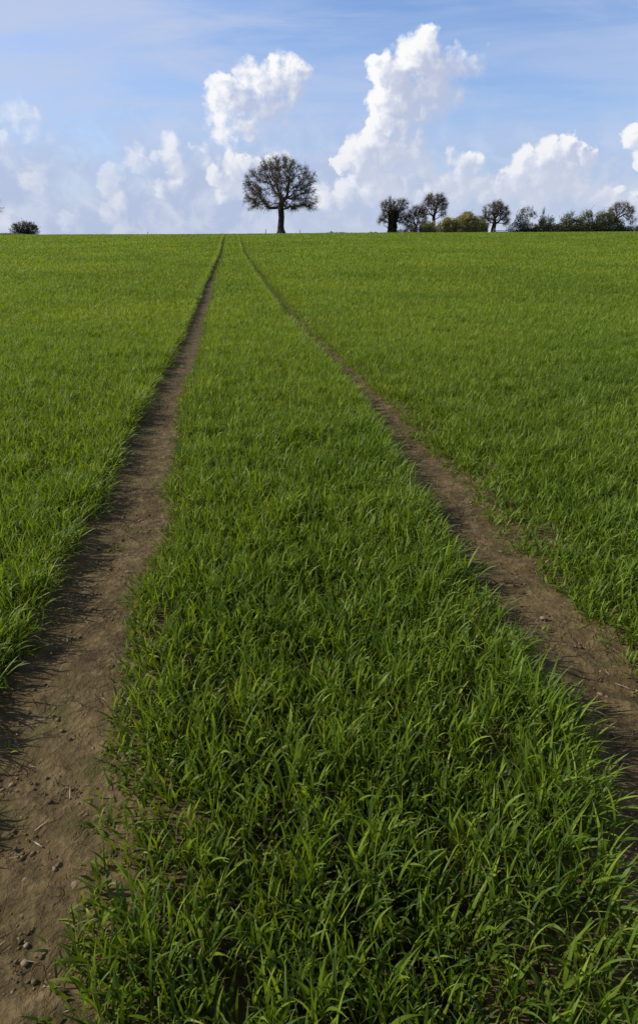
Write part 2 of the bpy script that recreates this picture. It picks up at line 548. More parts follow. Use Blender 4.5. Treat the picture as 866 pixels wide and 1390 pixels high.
def make_clods():
    b = Mb()
    for wh in (0, 1):
        n = 7500
        y = .5 + 9 * RNG.random(n) ** 1.8
        x = track_c(y, wh) + RNG.normal(0, .13, n)
        # crumbs gather in patches
        k = (fbm(x * 5, y * 5, 14, 2) > .52) | (RNG.random(n) < .55)
        for px, py in zip(x[k], y[k]):
            r = float(np.clip(RNG.lognormal(-6.1, .6), .0010, .0075))
            V = ICV * (1 + RNG.normal(0, .2, (len(ICV), 1))) * np.array([r, r * RNG.uniform(.6, 1.2), r * RNG.uniform(.5, .8)])
            a = RNG.uniform(0, 6.3); c, s = math.cos(a), math.sin(a)
            V = np.stack([V[:, 0] * c - V[:, 1] * s + px, V[:, 0] * s + V[:, 1] * c + py, V[:, 2] + float(track_top(px, py)) + r * .3], 1)
            b.add(V, None, ICT, float(RNG.random() ** 1.6))
    o = b.build('soil_crumbs', M_crumb, smooth=False)
    tag(o, 'loose brown crumbs of earth scattered over both wheel tracks', 'soil crumbs', kind='stuff')


make_clods()


def make_straw():
    n = 420
    wh = (RNG.random(n) < .6).astype(int)
    y = .7 + 8 * RNG.random(n) ** 1.6
    x = np.where(wh == 0, track_c(y, 0), track_c(y, 1)) + RNG.normal(.10, .13, n)
    base = np.stack([x, y, track_top(x, y) + .008], 1)
    az = RNG.uniform(0, 6.3, n)
    V, Q, T, tn, al = blade_mesh(base, az, RNG.uniform(.010, .055, n), RNG.uniform(.0015, .004, n), np.full(n, 1.5), RNG.normal(.1, .25, n),
                                 RNG.normal(0, .6, n), RNG.random(n), 3)
    o = np_mesh('straw_litter', V, [Q, T], M_dead, None, True, {'tint': tn, 'along': al})
    tag(o, 'scraps of dry pale straw lying on the bare soil', 'straw', kind='stuff')


make_straw()


def pix_ground(px, py):                    # where a photo pixel meets the near, flat ground
    xc = (px - 433) / F; yc = -(py - 650) / F
    dx, dy, dz = xc, CT + yc * ST, -ST + yc * CT
    t = -H / dz
    return Vector((dx * t, dy * t, 0))


def stone(px, py, r, mat, label, flat=.55, seed=0):
    g = np.random.default_rng(seed)
    import bmesh
    bm = bmesh.new(); bmesh.ops.create_icosphere(bm, subdivisions=3, radius=1)
    V = np.array([v.co[:] for v in bm.verts]); T = np.array([[v.index for v in f.verts] for f in bm.faces]); bm.free()
    for _ in range(7):                     # knock flat facets off a ball: a worn field stone
        d = g.normal(size=3); d /= np.linalg.norm(d); lim = g.uniform(.55, .85)
        p = V @ d; V = V - np.outer(np.clip(p - lim, 0, None) * .85, d)
    V = V * np.array([r, r * g.uniform(.65, .9), r * flat])
    p = pix_ground(px, py)
    o = np_mesh('stone', V, [T], mat); o.location = (p.x, p.y, float(track_top(p.x, p.y)) + r * flat * .45); o.rotation_euler.z = g.uniform(0, 6)
    tag(o, label, 'stone', 'small stones on the wheel tracks')


stone(759, 855, 0.0083, M_flint, 'tiny white flint on the right-hand wheel track, whitest of the stones', seed=1)
stone(36, 1203, 0.0128, M_pink, 'small orange-brown stone on the left wheel track, nearest the bottom corner', seed=2)
stone(103, 1209, 0.0180, M_pink, 'flat pinkish stone half under the wheat at the left track edge', .3, 3)
stone(92, 1030, 0.0158, M_tan, 'pale tan flat stone in the middle of the left wheel track', .35, 4)
stone(114, 1044, 0.0105, M_tan, 'rounded tan pebble just right of the pale flat stone on left track', .6, 5)
stone(679, 753, 0.0112, M_pink, 'reddish pebble high on the right-hand wheel track, farthest of its stones', .5, 6)
stone(736, 844, 0.0128, M_tan, 'dull brown stone beside the tiny white flint on the right track', .5, 7)
stone(813, 948, 0.0112, M_pink, 'pale pink stone lying low on the right-hand track near the frame edge', .5, 8)

# ------------------------------------------------------------------ trees: space colonisation towards a traced crown
def colonize(att, start, step, di, dk, seed, maxn=6000, bias=(0, 0, .05), pre=None):
    """returns nodes, parents; att and start in metres"""
    g = np.random.default_rng(seed)
    nodes = [np.array(s, float) for s in start]
    par = [-1] + list(range(len(start) - 1))
    att = np.array(att, float)
    P = np.array(nodes)
    D = np.linalg.norm(att[:, None] - P[None], axis=2)
    near = D.argmin(1); nd = D.min(1)
    bias = np.array(bias)
    for it in range(400):
        if not len(att) or len(nodes) > maxn: break
        act = nd < di
        if not act.any():
            act = nd <= nd.min() * 1.05
        dirs = {}
        v = att[act] - np.array(nodes)[near[act]]
        v /= np.linalg.norm(v, axis=1)[:, None] + 1e-9
        for nn, d in zip(near[act], v):
            dirs[nn] = dirs.get(nn, 0) + d
        new = []
        for nn, d in dirs.items():
            d = d / (np.linalg.norm(d) + 1e-9) + bias + g.normal(0, .30, 3)
            d /= np.linalg.norm(d) + 1e-9
            new.append(nodes[nn] + d * step); par.append(nn)
        i0 = len(nodes)
        nodes.extend(new)
        NP = np.array(new)
        D = np.linalg.norm(att[:, None] - NP[None], axis=2)
        j = D.argmin(1); dm = D.min(1)
        upd = dm < nd
        near = np.where(upd, i0 + j, near); nd = np.where(upd, dm, nd)
        k = nd > dk
        if k.all() and it > 250: break
        att, near, nd = att[k], near[k], nd[k]
    return np.array(nodes), np.array(par)


def radii(nodes, par, tip, expo, r_base):
    n = len(nodes); kids = [[] for _ in range(n)]
    for i in range(1, n): kids[par[i]].append(i)
    r = np.zeros(n)
    for i in range(n - 1, -1, -1):
        r[i] = tip if not kids[i] else sum(r[c] ** expo for c in kids[i]) ** (1 / expo)
    s = r_base / r[0]
    r = tip + (r - tip) * (r_base - tip) / max(r[0] - tip, 1e-6)
    return r, kids


def tubes(mb, nodes, par, kids, r, sides_of, rmin=0, tint=None):
    n = len(nodes)
    done = set()
    starts = [(0, None)]
    while starts:
        s, fr = starts.pop()
        chain = [s] if fr is None else [fr, s]
        cur = s
        while kids[cur]:
            ks = sorted(kids[cur], key=lambda c: -r[c])
            for c in ks[1:]: starts.append((c, cur))
            cur = ks[0]; chain.append(cur)
        P = nodes[chain]; rr = r[chain].copy()
        if fr is not None: rr[0] = min(rr[0], rr[1] * 1.15)
        if rr[min(1, len(rr) - 1)] < rmin: continue
        k = sides_of(rr[0])
        T = np.gradient(P, axis=0) if len(P) > 1 else np.array([[0, 0, 1.]])
        T /= np.linalg.norm(T, axis=1)[:, None] + 1e-9
        ref = np.array([.31, .87, .15]); A = np.cross(T, ref); A /= np.linalg.norm(A, axis=1)[:, None] + 1e-9
        B = np.cross(T, A)
        an = np.arange(k) * 2 * np.pi / k
        ring = P[:, None] + rr[:, None, None] * (np.cos(an)[None, :, None] * A[:, None] + np.sin(an)[None, :, None] * B[:, None])
        m = len(P)
        i = (np.arange(m - 1)[:, None] * k + np.arange(k)[None]); j = (np.arange(m - 1)[:, None] * k + (np.arange(k)[None] + 1) % k)
        Q = np.stack([i, j, j + k, i + k], 2).reshape(-1, 4)
        mb.add(ring.reshape(-1, 3), Q, None, tint)


def twigs(mb, P, n, ln, rad, g, up=.15, out=None, tint=(0, .6)):
    """n short tapering three-sided shoots rooted on points P"""
    idx = g.integers(0, len(P), n)
    b = P[idx]
    d = g.normal(size=(n, 3)); d[:, 2] += up
    if out is not None:
        o = b - out; o /= np.linalg.norm(o, axis=1)[:, None] + 1e-9; d += o * 1.1
    d /= np.linalg.norm(d, axis=1)[:, None]
    L = g.uniform(*ln, n)
    e = b + d * L[:, None] + np.array([0, 0, -.12]) * (L ** 2)[:, None]
    ref = g.normal(size=(n, 3)); A = np.cross(d, ref); A /= np.linalg.norm(A, axis=1)[:, None] + 1e-9
    B = np.cross(d, A)
    V = np.stack([b + A * rad, b - A * rad * .5 + B * rad * .87, b - A * rad * .5 - B * rad * .87, e], 1).reshape(-1, 3)
    o = np.arange(n)[:, None] * 4
    T = np.concatenate([np.array([[0, 1, 3]]) + o, np.array([[1, 2, 3]]) + o, np.array([[2, 0, 3]]) + o])
    mb.add(V, None, T, np.repeat(g.uniform(*tint, n), 4))
    return b, e


def leaves(mb, P, size, g, tint=(0, 1), stretch=1.5, tz=0):
    """one small leaf-shaped diamond at every point of P"""
    n = len(P)
    d = g.normal(size=(n, 3)); d[:, 2] += tz; d /= np.linalg.norm(d, axis=1)[:, None]
    ref = g.normal(size=(n, 3)); A = np.cross(d, ref); A /= np.linalg.norm(A, axis=1)[:, None] + 1e-9
    s = g.uniform(size[0], size[1], n)[:, None]
    V = np.stack([P - d * s * stretch * .5, P + A * s * .5, P + d * s * stretch * .5, P - A * s * .5], 1).reshape(-1, 3)
    o = np.arange(n)[:, None] * 4
    mb.add(V, np.array([[0, 1, 2, 3]]) + o, None, np.repeat(g.uniform(*tint, n) if not isinstance(tint, np.ndarray) else tint, 4))


def in_blobs(blobs, n, g, shell=.0, depth=1.0):
    """points inside a union of ellipsoids (cx, cz, rx, rz) given in photo pixels"""
    a = np.array([b[2] ** 2 * b[3] for b in blobs], float) ** .8; a /= a.sum()
    k = g.choice(len(blobs), n, p=a); B = np.array([b[:4] for b in blobs], float)[k]
    d = g.normal(size=(n, 3)); d /= np.linalg.norm(d, axis=1)[:, None]
    r = (shell + (1 - shell) * g.random(n) ** .6)[:, None]
    p = d * r
    return np.stack([B[:, 0] + p[:, 0] * B[:, 2], p[:, 1] * B[:, 2] * depth, B[:, 1] + p[:, 2] * B[:, 3]], 1)


def sides(r): return 10 if r > .25 else (6 if r > .08 else 4)


def bare_tree(name, label, cat, px, Y, blobs, trunk, r_base, natt, seed, step=.45, di=3.0, dk=.7, keep=None, twig_n=5000, twig_len=(.3, .8),
              twig_rad=.016, bud_n=3000, bud=(.05, .13), bark=None, group=None, tips=.013, expo=2.15, shell=.25, budtint=(.3, 1), flare=1.0):
    base, s = at(px, Y)
    g = np.random.default_rng(seed)
    A = in_blobs(blobs, natt, g, shell)
    if keep is not None: A = A[keep(A)]
    gs = 11.0 if r_base > .45 else 5.5
    A = A[vnoise(A[:, 0] / gs + seed, A[:, 2] / gs + A[:, 1] / (gs * 1.6), seed) > .33]   # uneven crown with gaps
    A = A * s
    st = [(x * s, 0, z * s) for x, z in trunk]
    # finer start chain
    ch = []
    for (a, b) in zip(st[:-1], st[1:]):
        m = max(1, int(np.linalg.norm(np.array(b) - np.array(a)) / .5))
        ch += [tuple(np.array(a) + (np.array(b) - np.array(a)) * q / m) for q in range(m)]
    ch.append(st[-1])
    nodes, par = colonize(A, ch, step, di, dk, seed)
    r, kids = radii(nodes, par, tips, expo, r_base)
    zt = nodes[:, 2]; stem = np.arange(len(nodes)) < len(ch)
    r = r * np.where(stem, 1 + flare * np.exp(-zt / .55) * .9, 1)
    root = empty(name, base)
    tag(root, label, cat, group)
    tb = Mb(); tubes(tb, nodes, par, kids, r, sides)
    if r_base > .4:                                      # burrs and buttress roots on an old trunk
        for q in range(9):
            a = q * .7 + g.uniform(0, .3); L = g.uniform(.9, 1.5) * r_base * 2
            P = np.array([[math.cos(a) * r_base * .6, math.sin(a) * r_base * .6, .9], [math.cos(a) * r_base * 1.15, math.sin(a) * r_base * 1.15, .35],
                          [math.cos(a) * L * .9, math.sin(a) * L * .9, -.1]])
            tubes(tb, P, np.array([-1, 0, 1]), [[1], [2], []], np.array([.22, .2, .09]) * r_base / .55, sides)
        for q in range(10):
            z = g.uniform(2.8, 4.4); a = g.uniform(0, 6.3); rr = g.uniform(.10, .24)
            V = ICV * rr * (1 + g.normal(0, .15, (len(ICV), 1))) + np.array([math.cos(a) * r_base * .85, math.sin(a) * r_base * .85, z])
            tb.add(V, None, ICT)
    tb.build('trunk', bark or M_bark, root)
    cb = Mb()
    fine = nodes[(r < tips * 3.2) & (zt > nodes[len(ch) - 1, 2] * .8)]
    ctr = np.array([0, 0, np.mean(A[:, 2]) * .8])
    b, e = twigs(cb, fine, twig_n, twig_len, twig_rad, g, .2, ctr)
    b2, e2 = twigs(cb, b + (e - b) * g.random((len(b), 1)), twig_n, (twig_len[0] * .6, twig_len[1] * .7), twig_rad * .8, g, .1, ctr)
    if bud_n:
        E = np.concatenate([e, e2]); P = E[g.integers(0, len(E), bud_n)] + g.normal(0, .05, (bud_n, 3))
        if r_base > .45 and px > 0:                      # an open heart to the crown
            P = P[(np.hypot(P[:, 0], P[:, 1]) > 2.6) | (P[:, 2] > 8.8) | (g.random(bud_n) < .25)]; bud_n = len(P)
        clump = vnoise(P[:, 0] * .9 + 50, P[:, 2] * .9 + P[:, 1] * .5, seed)
        leaves(cb, P, bud, g, np.clip(budtint[0] + (budtint[1] - budtint[0]) * (clump * .7 + .3 * g.random(bud_n)), 0, 1))
    cb.build('crown', M_twig, root)
    return root, nodes, r, s, g


# the lone oak
def oak_keep(A):
    rr = np.hypot(A[:, 0], A[:, 1])
    low = 33 + 5 * np.cos(A[:, 0] * .21) - np.clip((rr - 22) / 28, 0, 1) * 5
    return (A[:, 2] > low) & ~((rr < 13) & (A[:, 2] < 52)) & ~((rr < 24) & (A[:, 2] < 62) & (RNG.random(len(A)) < .55))


OAK_Y = 124
bare_tree('oak_tree', 'lone spreading oak with bare domed crown on the skyline behind the two tracks', 'oak tree', 382, OAK_Y,
          [(0, 50, 48, 46), (-31, 43, 20, 18), (31, 43, 20, 18), (2, 74, 30, 23), (-22, 64, 26, 22), (24, 63, 26, 23)],
          [(0, -2), (-.6, 10), (.6, 22), (0, 34), (.5, 40)], .54, 3400, 5, step=.42, di=2.6, dk=.62, keep=oak_keep,
          twig_n=14500, twig_len=(.3, .9), twig_rad=.014, bud_n=19000, bud=(.04, .12), tips=.015, expo=2.05, shell=.45, flare=1.0)

# ------------------------------------------------------------------ the row of trees and bushes on the right
ROW_Y = 138
G_ROW = 'trees and bushes along the far field edge'
r_, nd, rd, s, g = bare_tree('ivy_tree', 'dark ivy-clad tree at the left end of the skyline row, many bare upright limbs', 'tree', 532, ROW_Y + 2,
          [(-9, 34, 8, 11), (1, 42, 7, 9), (12, 36, 8, 10), (-12, 20, 8, 10), (13, 22, 8, 9), (0, 30, 13, 14)],
          [(0, -2), (0, 14), (0, 20)], .42, 1300, 21, step=.28, di=1.7, dk=.36, twig_n=5563, twig_len=(.3, 1.05), twig_rad=.013, bud_n=825, bud=(.04, .09), tips=.013, group=G_ROW)
ib = Mb()
P = in_blobs([(0, 10, 6.5, 11), (0, 20, 6.5, 9), (-3, 26, 4, 7), (4, 26, 4, 7), (0, 3, 7.5, 6)], 5200, g, .5) * s
leaves(ib, P, (.12, .28), g)
ib.build('ivy', M_ivy, r_)

bare_tree('field_tree', 'small bare tree with thin crown between ivy-clad tree and the tall bare tree', 'tree', 564, ROW_Y + 3,
          [(-4, 22, 10, 12), (5, 26, 9, 11), (-9, 14, 7, 8), (9, 17, 7, 8), (0, 32, 6, 6)], [(0, -2), (0, 8), (0, 13)], .24, 800, 22,
          step=.28, di=1.7, dk=.36, twig_n=3443, twig_len=(.3, 1.05), twig_rad=.013, bud_n=880, bud=(.04, .09), tips=.013, group=G_ROW)
bare_tree('field_tree', 'tallest bare tree of the skyline row, straight trunk behind olive willow bushes', 'tree', 587, ROW_Y + 6,
          [(0, 44, 13, 10), (-11, 36, 7, 8), (10, 40, 8, 9), (4, 50, 7, 5), (-13, 28, 6, 5), (11, 28, 6, 6), (0, 36, 10, 9)],
          [(0, -2), (.5, 12), (0, 25)], .34, 1150, 23, step=.28, di=1.7, dk=.36, twig_n=4502, twig_len=(.3, 1.05), twig_rad=.013, bud_n=825, bud=(.04, .09), tips=.013, group=G_ROW)
bare_tree('field_tree', 'rounded oak with sparse brown-green crown right of the olive willow bushes', 'oak tree', 669, ROW_Y + 1,
          [(-4, 27, 15, 10), (5, 32, 11, 10), (12, 26, 7, 9), (-14, 22, 8, 7), (0, 35, 9, 7), (14, 18, 6, 6), (-10, 15, 6, 4)],
          [(0, -2), (-.6, 7), (.4, 13)], .40, 1200, 24, step=.28, di=1.7, dk=.36, twig_n=4768, twig_len=(.3, 1.05), twig_rad=.013, bud_n=2310, bud=(.04, .09), tips=.013, group=G_ROW, budtint=(.45, 1))


def shrub(name, label, px, Y, blobs, seed, mat, nleaf=5000, size=(.10, .24), nstem=26, stem_r=.035, spikes=0, spike_len=(.6, 1.5), shell=.35, gap=.40, group=G_ROW,
          stem_mat=None, dense=0, upright=False, cat='bush', tint_low=True):
    base, s = at(px, Y)
    g = np.random.default_rng(seed)
    root = empty(name, base); tag(root, label, cat, group)
    nleaf = int(nleaf * 3.6); size = (size[0] * .62, size[1] * .62)
    P = in_blobs(blobs, nleaf, g, shell) * s
    low = g.random(nleaf) < .28                           # skirt of growth down to the ground
    P[low, 2] = g.random(low.sum()) * np.minimum(P[low, 2].clip(0), 1.0)
    hh = P[:, 2] / (max(b[1] + b[3] for b in blobs) * s)
    k = vnoise(P[:, 0] * 1.6 + seed, P[:, 2] * 1.6 + P[:, 1] * .9, seed) > gap * g.random(len(P)) * 1.9 * np.clip(hh * 2 - .35, 0, 1)
    P = P[k & (P[:, 2] > -.15)]
    sb = Mb()
    tips_ = in_blobs(blobs, nstem, g, .7) * s
    for t in tips_:
        t[2] = max(t[2], .5)
        m = 6; q = np.linspace(0, 1, m)[:, None]
        b0 = np.array([t[0] * .45 + g.normal(0, .15), t[1] * .45 + g.normal(0, .15), -.1])
        pts = b0 + (t - b0) * q + g.normal(0, .06, (m, 3)) * q; pts[:, 2] += .25 * np.sin(q[:, 0] * np.pi)
        tubes(sb, pts, np.arange(-1, m - 1), [[j + 1] for j in range(m - 1)] + [[]], np.linspace(stem_r, stem_r * .3, m), lambda r: 4)
    sb.build('stems', stem_mat or M_bark, root)
    lb = Mb()
    zmax = max(b[1] + b[3] for b in blobs) * s
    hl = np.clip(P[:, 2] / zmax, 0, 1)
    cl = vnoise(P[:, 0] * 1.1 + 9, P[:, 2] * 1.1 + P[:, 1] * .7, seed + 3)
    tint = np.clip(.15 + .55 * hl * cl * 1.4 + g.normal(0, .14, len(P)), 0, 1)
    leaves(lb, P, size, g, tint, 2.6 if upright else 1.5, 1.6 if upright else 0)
    if spikes:
        top = P[np.argsort(-(P[:, 2] + g.random(len(P)) * 1.2))[:max(60, len(P) // 4)]]
        b, e = twigs(lb, top, spikes, spike_len, .05, g, 1.3, None, (.4, 1))
        leaves(lb, b + (e - b) * g.random((len(b), 1)), (.08, .2), g, (.5, 1), 2.0, 1)
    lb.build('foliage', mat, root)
    return root


shrub('willow_bush', 'pale beige and olive shrub with upright stems at the foot of tallest bare tree', 580, ROW_Y + 1, [(-5, 8, 7, 9), (6, 8, 7, 9), (0, 11, 6, 7)], 31,
      M_willow, 1500, (.10, .22), 40, .04, 140, (.5, 1.3), gap=.5, stem_mat=M_dead, upright=True)
shrub('scrub_bush', 'low grey-brown scrub at the feet of the small bare tree', 556, ROW_Y, [(-12, 3, 9, 5), (0, 4, 10, 6), (12, 4, 9, 7), (5, 8, 5, 5)], 35,
      M_twig, 1500, (.08, .18), 60, .025, 160, (.4, 1.0), gap=.4)
shrub('willow_bush', 'olive-yellow willow bush of middling height left of the largest rounded one', 606, ROW_Y, [(-6, 9, 8, 10), (5, 11, 9, 11), (0, 15, 7, 8)], 32,
      M_willow, 2600, (.10, .22), 40, .04, 160, (.4, 1.0), gap=.4, stem_mat=M_dead, upright=True)
shrub('willow_bush', 'largest rounded olive-yellow willow bush in the middle of the skyline row', 632, ROW_Y, [(-7, 12, 12, 13), (6, 13, 12, 13), (0, 19, 11, 11), (-12, 8, 8, 9)], 33,
      M_willow, 5200, (.10, .22), 46, .04, 220, (.3, .9), gap=.3, stem_mat=M_dead, upright=True)
shrub('willow_bush', 'low leaning olive willow bush just left of the rounded oak', 653, ROW_Y - 1, [(-4, 9, 6, 10), (3, 8, 6, 9), (0, 13, 5, 6)], 34,
      M_willow, 1700, (.10, .22), 34, .04, 140, (.4, 1.0), gap=.45, stem_mat=M_dead, upright=True)

shrub('evergreen_bush', 'dark green bush with loose feathery top, leftmost of the dark bushes', 709, ROW_Y + 1, [(-9, 6.6, 13.9, 9.1), (8, 6.6, 15.1, 9.1), (-3, 16.5, 10.4, 10.3), (3, 27.5, 10.4, 8), (-5, 24.2, 7, 8), (13, 24.2, 5.8, 4.6)], 41,
      M_green, 3600, (.10, .22), 40, .04, 160, (.4, 1.1), gap=.55)
shrub('evergreen_tree', 'thin dark spiky young conifer poking out of the dark hedge', 734, ROW_Y + 2, [(0, 11, 5.2, 11.4), (0, 22, 3, 8), (0, 30.8, 1.9, 4.6), (0, 5.5, 5.8, 6.8)], 42,
      M_green, 1500, (.08, .18), 12, .04, 30, (.3, .6), gap=.3, cat='conifer')
shrub('dark_bush', 'low near-black bush between the feathery bush and the spiky green bush', 742, ROW_Y, [(-7, 6.6, 12.8, 9.1), (8, 5.5, 17.4, 8), (-2, 14.3, 9.3, 9.1), (-9, 16.5, 4.6, 6.8), (5, 16.5, 4.6, 5.7)], 43,
      M_hedge, 3600, (.10, .22), 24, .04, 90, (.4, .9), gap=.3)
shrub('green_bush', 'dark bush with fresh yellow-green upright shoots in a fan', 779, ROW_Y - 1, [(-14, 6.6, 15.1, 9.1), (12, 6.6, 17.4, 9.1), (-12, 16.5, 9.3, 9.1), (13, 18.7, 10.4, 9.1), (0, 12.1, 11.6, 9.1), (-6, 22, 4.6, 5.7), (17, 25.3, 4.6, 5.7)], 44,
      M_green, 5200, (.10, .22), 40, .04, 420, (.6, 1.7), gap=.4)
shrub('green_bush', 'broad rounded dark green bush in front of the far bare tree', 820, ROW_Y - 1, [(-12, 8.8, 16.2, 10.3), (8, 8.8, 17.4, 10.3), (-2, 17.6, 13.9, 10.3), (-8, 23.1, 8.1, 6.8), (15, 12.1, 10.4, 9.1), (6, 23.1, 7, 5.7)], 45,
      M_green, 6000, (.10, .22), 30, .04, 260, (.4, 1.1), gap=.32)
shrub('dark_bush', 'low thick dark bush joining feathery bush to the spiky conifer', 723, ROW_Y + 1, [(-8, 3, 10, 6), (4, 4, 10, 6), (12, 3, 8, 5)], 61,
      M_hedge, 2600, (.10, .22), 16, .03, 60, (.3, .8), gap=.2)
shrub('dark_bush', 'low thick dark bush at the left foot of the fan of yellow-green shoots', 760, ROW_Y + 1, [(-8, 4, 10, 7), (6, 4, 11, 7), (-2, 9, 6, 5)], 62,
      M_hedge, 2800, (.10, .22), 16, .03, 70, (.3, .8), gap=.2)
shrub('dark_bush', 'low thick dark bush between the fan of shoots and the broad rounded bush', 800, ROW_Y, [(-8, 5, 10, 8), (6, 5, 11, 8), (1, 10, 7, 6)], 63,
      M_hedge, 3000, (.10, .22), 16, .03, 80, (.3, .9), gap=.2)
bare_tree('field_tree', 'bare grey tree rising behind the broad rounded dark green bush', 'tree', 838, ROW_Y + 8,
          [(-8, 30, 10, 9), (6, 30, 11, 9), (0, 36, 9, 6), (14, 20, 7, 7), (-12, 22, 7, 7)], [(0, -2), (0, 8), (0, 12)], .24, 850, 46,
          step=.28, di=1.7, dk=.36, twig_n=2913, twig_len=(.3, 1.05), twig_rad=.013, bud_n=275, bud=(.04, .09), tips=.012, group=G_ROW)
shrub('dark_bush', 'low dark hedge bush running out of the right edge of the photo', 868, ROW_Y, [(-30, 4.4, 16.2, 5.7), (-22, 5.5, 11.6, 5.7), (-8, 4.4, 11.6, 6.8), (6, 6.6, 13.9, 8), (20, 7.7, 13.9, 9.1)], 47,
      M_hedge, 4200, (.10, .22), 30, .04, 90, (.3, .8), gap=.3)
bare_tree('field_tree', 'bare tree mostly beyond the right edge of the photo, only twigs showing', 'tree', 893, ROW_Y + 3,
          [(0, 34, 20, 14), (-14, 30, 13, 12), (12, 30, 13, 12), (0, 42, 13, 9)], [(0, -2), (.4, 9), (0, 16)], .34, 520, 48,
          step=.4, di=2.2, dk=.6, twig_n=5979, twig_len=(.2, .7), bud_n=900, bud=(.04, .1), tips=.013, group=G_ROW)

# ------------------------------------------------------------------ left end of the skyline
LEFT_Y = 128
shrub('hawthorn_bush', 'solitary dark twiggy dome-shaped bush at the far left of the skyline', 36, LEFT_Y, [(-10, 7, 11, 8), (9, 7, 11, 8), (0, 12, 12, 8), (-7, 12, 9, 7), (8, 11, 9, 7)], 51,
      M_hedge, 3600, (.07, .16), 110, .03, 420, (.3, .7), gap=.5, group='bushes on the far left', shell=.3)
bare_tree('field_tree', 'bare tree beyond the left edge of the photo, only branch tips showing', 'tree', -31, LEFT_Y + 4,
          [(0, 52, 38, 30), (22, 40, 20, 16), (-22, 42, 20, 18), (24, 66, 16, 14), (0, 76, 26, 14)], [(0, -2), (.5, 14), (0, 28)], .48, 900, 52,
          step=.5, di=3, dk=.8, twig_n=4200, twig_len=(.3, .9), bud_n=2600, bud=(.05, .13), tips=.013, group='bushes on the far left')


def make_verge():
    n = 9000
    px = RNG.uniform(-80, 66, n)
    Y = LEFT_Y - 3 + RNG.normal(0, 1.3, n)
    s = (LEFT_Y * CT) / F
    X = (px - 433) * s
    taper = np.clip((66 - px) / 30, 0, 1)
    base = np.stack([X, Y, ground_z(X, Y)], 1)
    V, Q, T, tn, al = blade_mesh(base, RNG.uniform(0, 6.3, n), RNG.uniform(.3, .75, n) * (.25 + .75 * taper), np.full(n, .09), np.abs(RNG.normal(.2, .15, n)),
                                 RNG.uniform(.2, 1, n), RNG.normal(0, .8, n), np.clip(RNG.normal(.55, .2, n), 0, 1), 3)
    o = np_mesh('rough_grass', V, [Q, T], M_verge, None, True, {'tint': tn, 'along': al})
    tag(o, 'strip of rough taller grass under the bush at the far left', 'grass', kind='stuff')


make_verge()


def make_margin():
    n = 9000
    px = RNG.uniform(400, 905, n); Y = 133 + RNG.normal(0, 1.2, n)
    X = (px - 433) * (133 * CT / F)
    hgt = .12 + .50 * np.clip(fbm(px / 14, px * 0, 88, 3) - .30, 0, 1)
    base = np.stack([X, Y, ground_z(X, Y)], 1)
    V, Q, T, tn, al = blade_mesh(base, RNG.uniform(0, 6.3, n), hgt * RNG.uniform(.7, 1.5, n), np.full(n, .09), np.abs(RNG.normal(.2, .2, n)),
                                 RNG.uniform(.2, 1, n), RNG.normal(0, .8, n), np.clip(RNG.normal(.4, .25, n), 0, 1), 3)
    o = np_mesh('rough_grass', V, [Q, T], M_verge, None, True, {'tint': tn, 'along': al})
    tag(o, 'uneven grass margin along the brow from the lone oak to the right edge', 'grass', kind='stuff')


make_margin()


# ------------------------------------------------------------------ a far wood showing just above the brow
def make_wood():
    g = np.random.default_rng(71); mb = Mb()
    n = 9000; Yw = 420.0
    px = g.uniform(405, 560, n)
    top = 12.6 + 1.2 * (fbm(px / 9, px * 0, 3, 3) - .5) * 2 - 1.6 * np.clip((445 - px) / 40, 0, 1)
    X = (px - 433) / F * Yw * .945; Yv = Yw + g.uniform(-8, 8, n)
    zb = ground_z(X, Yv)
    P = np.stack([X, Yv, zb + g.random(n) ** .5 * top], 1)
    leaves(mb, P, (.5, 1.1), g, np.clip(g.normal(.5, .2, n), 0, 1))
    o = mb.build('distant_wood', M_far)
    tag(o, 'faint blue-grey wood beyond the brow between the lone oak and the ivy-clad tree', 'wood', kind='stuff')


make_wood()

# ------------------------------------------------------------------ posts and the short fence
def post_mesh(mb, w, h, at_=(0, 0), z0=-.3, g=np.random.default_rng(3)):
    k = 8; an = np.arange(k) * 2 * np.pi / k + .39
    prof = [(w * .52, z0), (w * .52, .0), (w * .49, h * .5), (w * .50, h - w * .3), (w * .36, h), (.0, h + w * .06)]
    V = []
    for r_, z in prof:
        for a in an:
            V.append((at_[0] + math.cos(a) * r_ + .015 * z, at_[1] + math.sin(a) * r_, z))
    i = (np.arange(len(prof) - 1)[:, None] * k + np.arange(k)[None]); j = (np.arange(len(prof) - 1)[:, None] * k + (np.arange(k)[None] + 1) % k)
    mb.add(np.array(V), np.stack([i, j, j + k, i + k], 2).reshape(-1, 4))


def post(px, Y, w, h, mat, label):
    p, s = at(px, Y); mb = Mb(); post_mesh(mb, w, h)
    o = mb.build('marker_post', mat, None, False); o.location = p
    tag(o, label, 'post', 'thin posts on the skyline')


post(361, 126, .11, 1.0, M_dark, 'thin dark post on the skyline left of the lone oak')
post(407, 126, .09, .85, M_dark, 'thin dark post on the skyline just right of the lone oak')
post(201, 124, .10, .7, M_dark, 'tiny dark post far along the skyline towards the left')

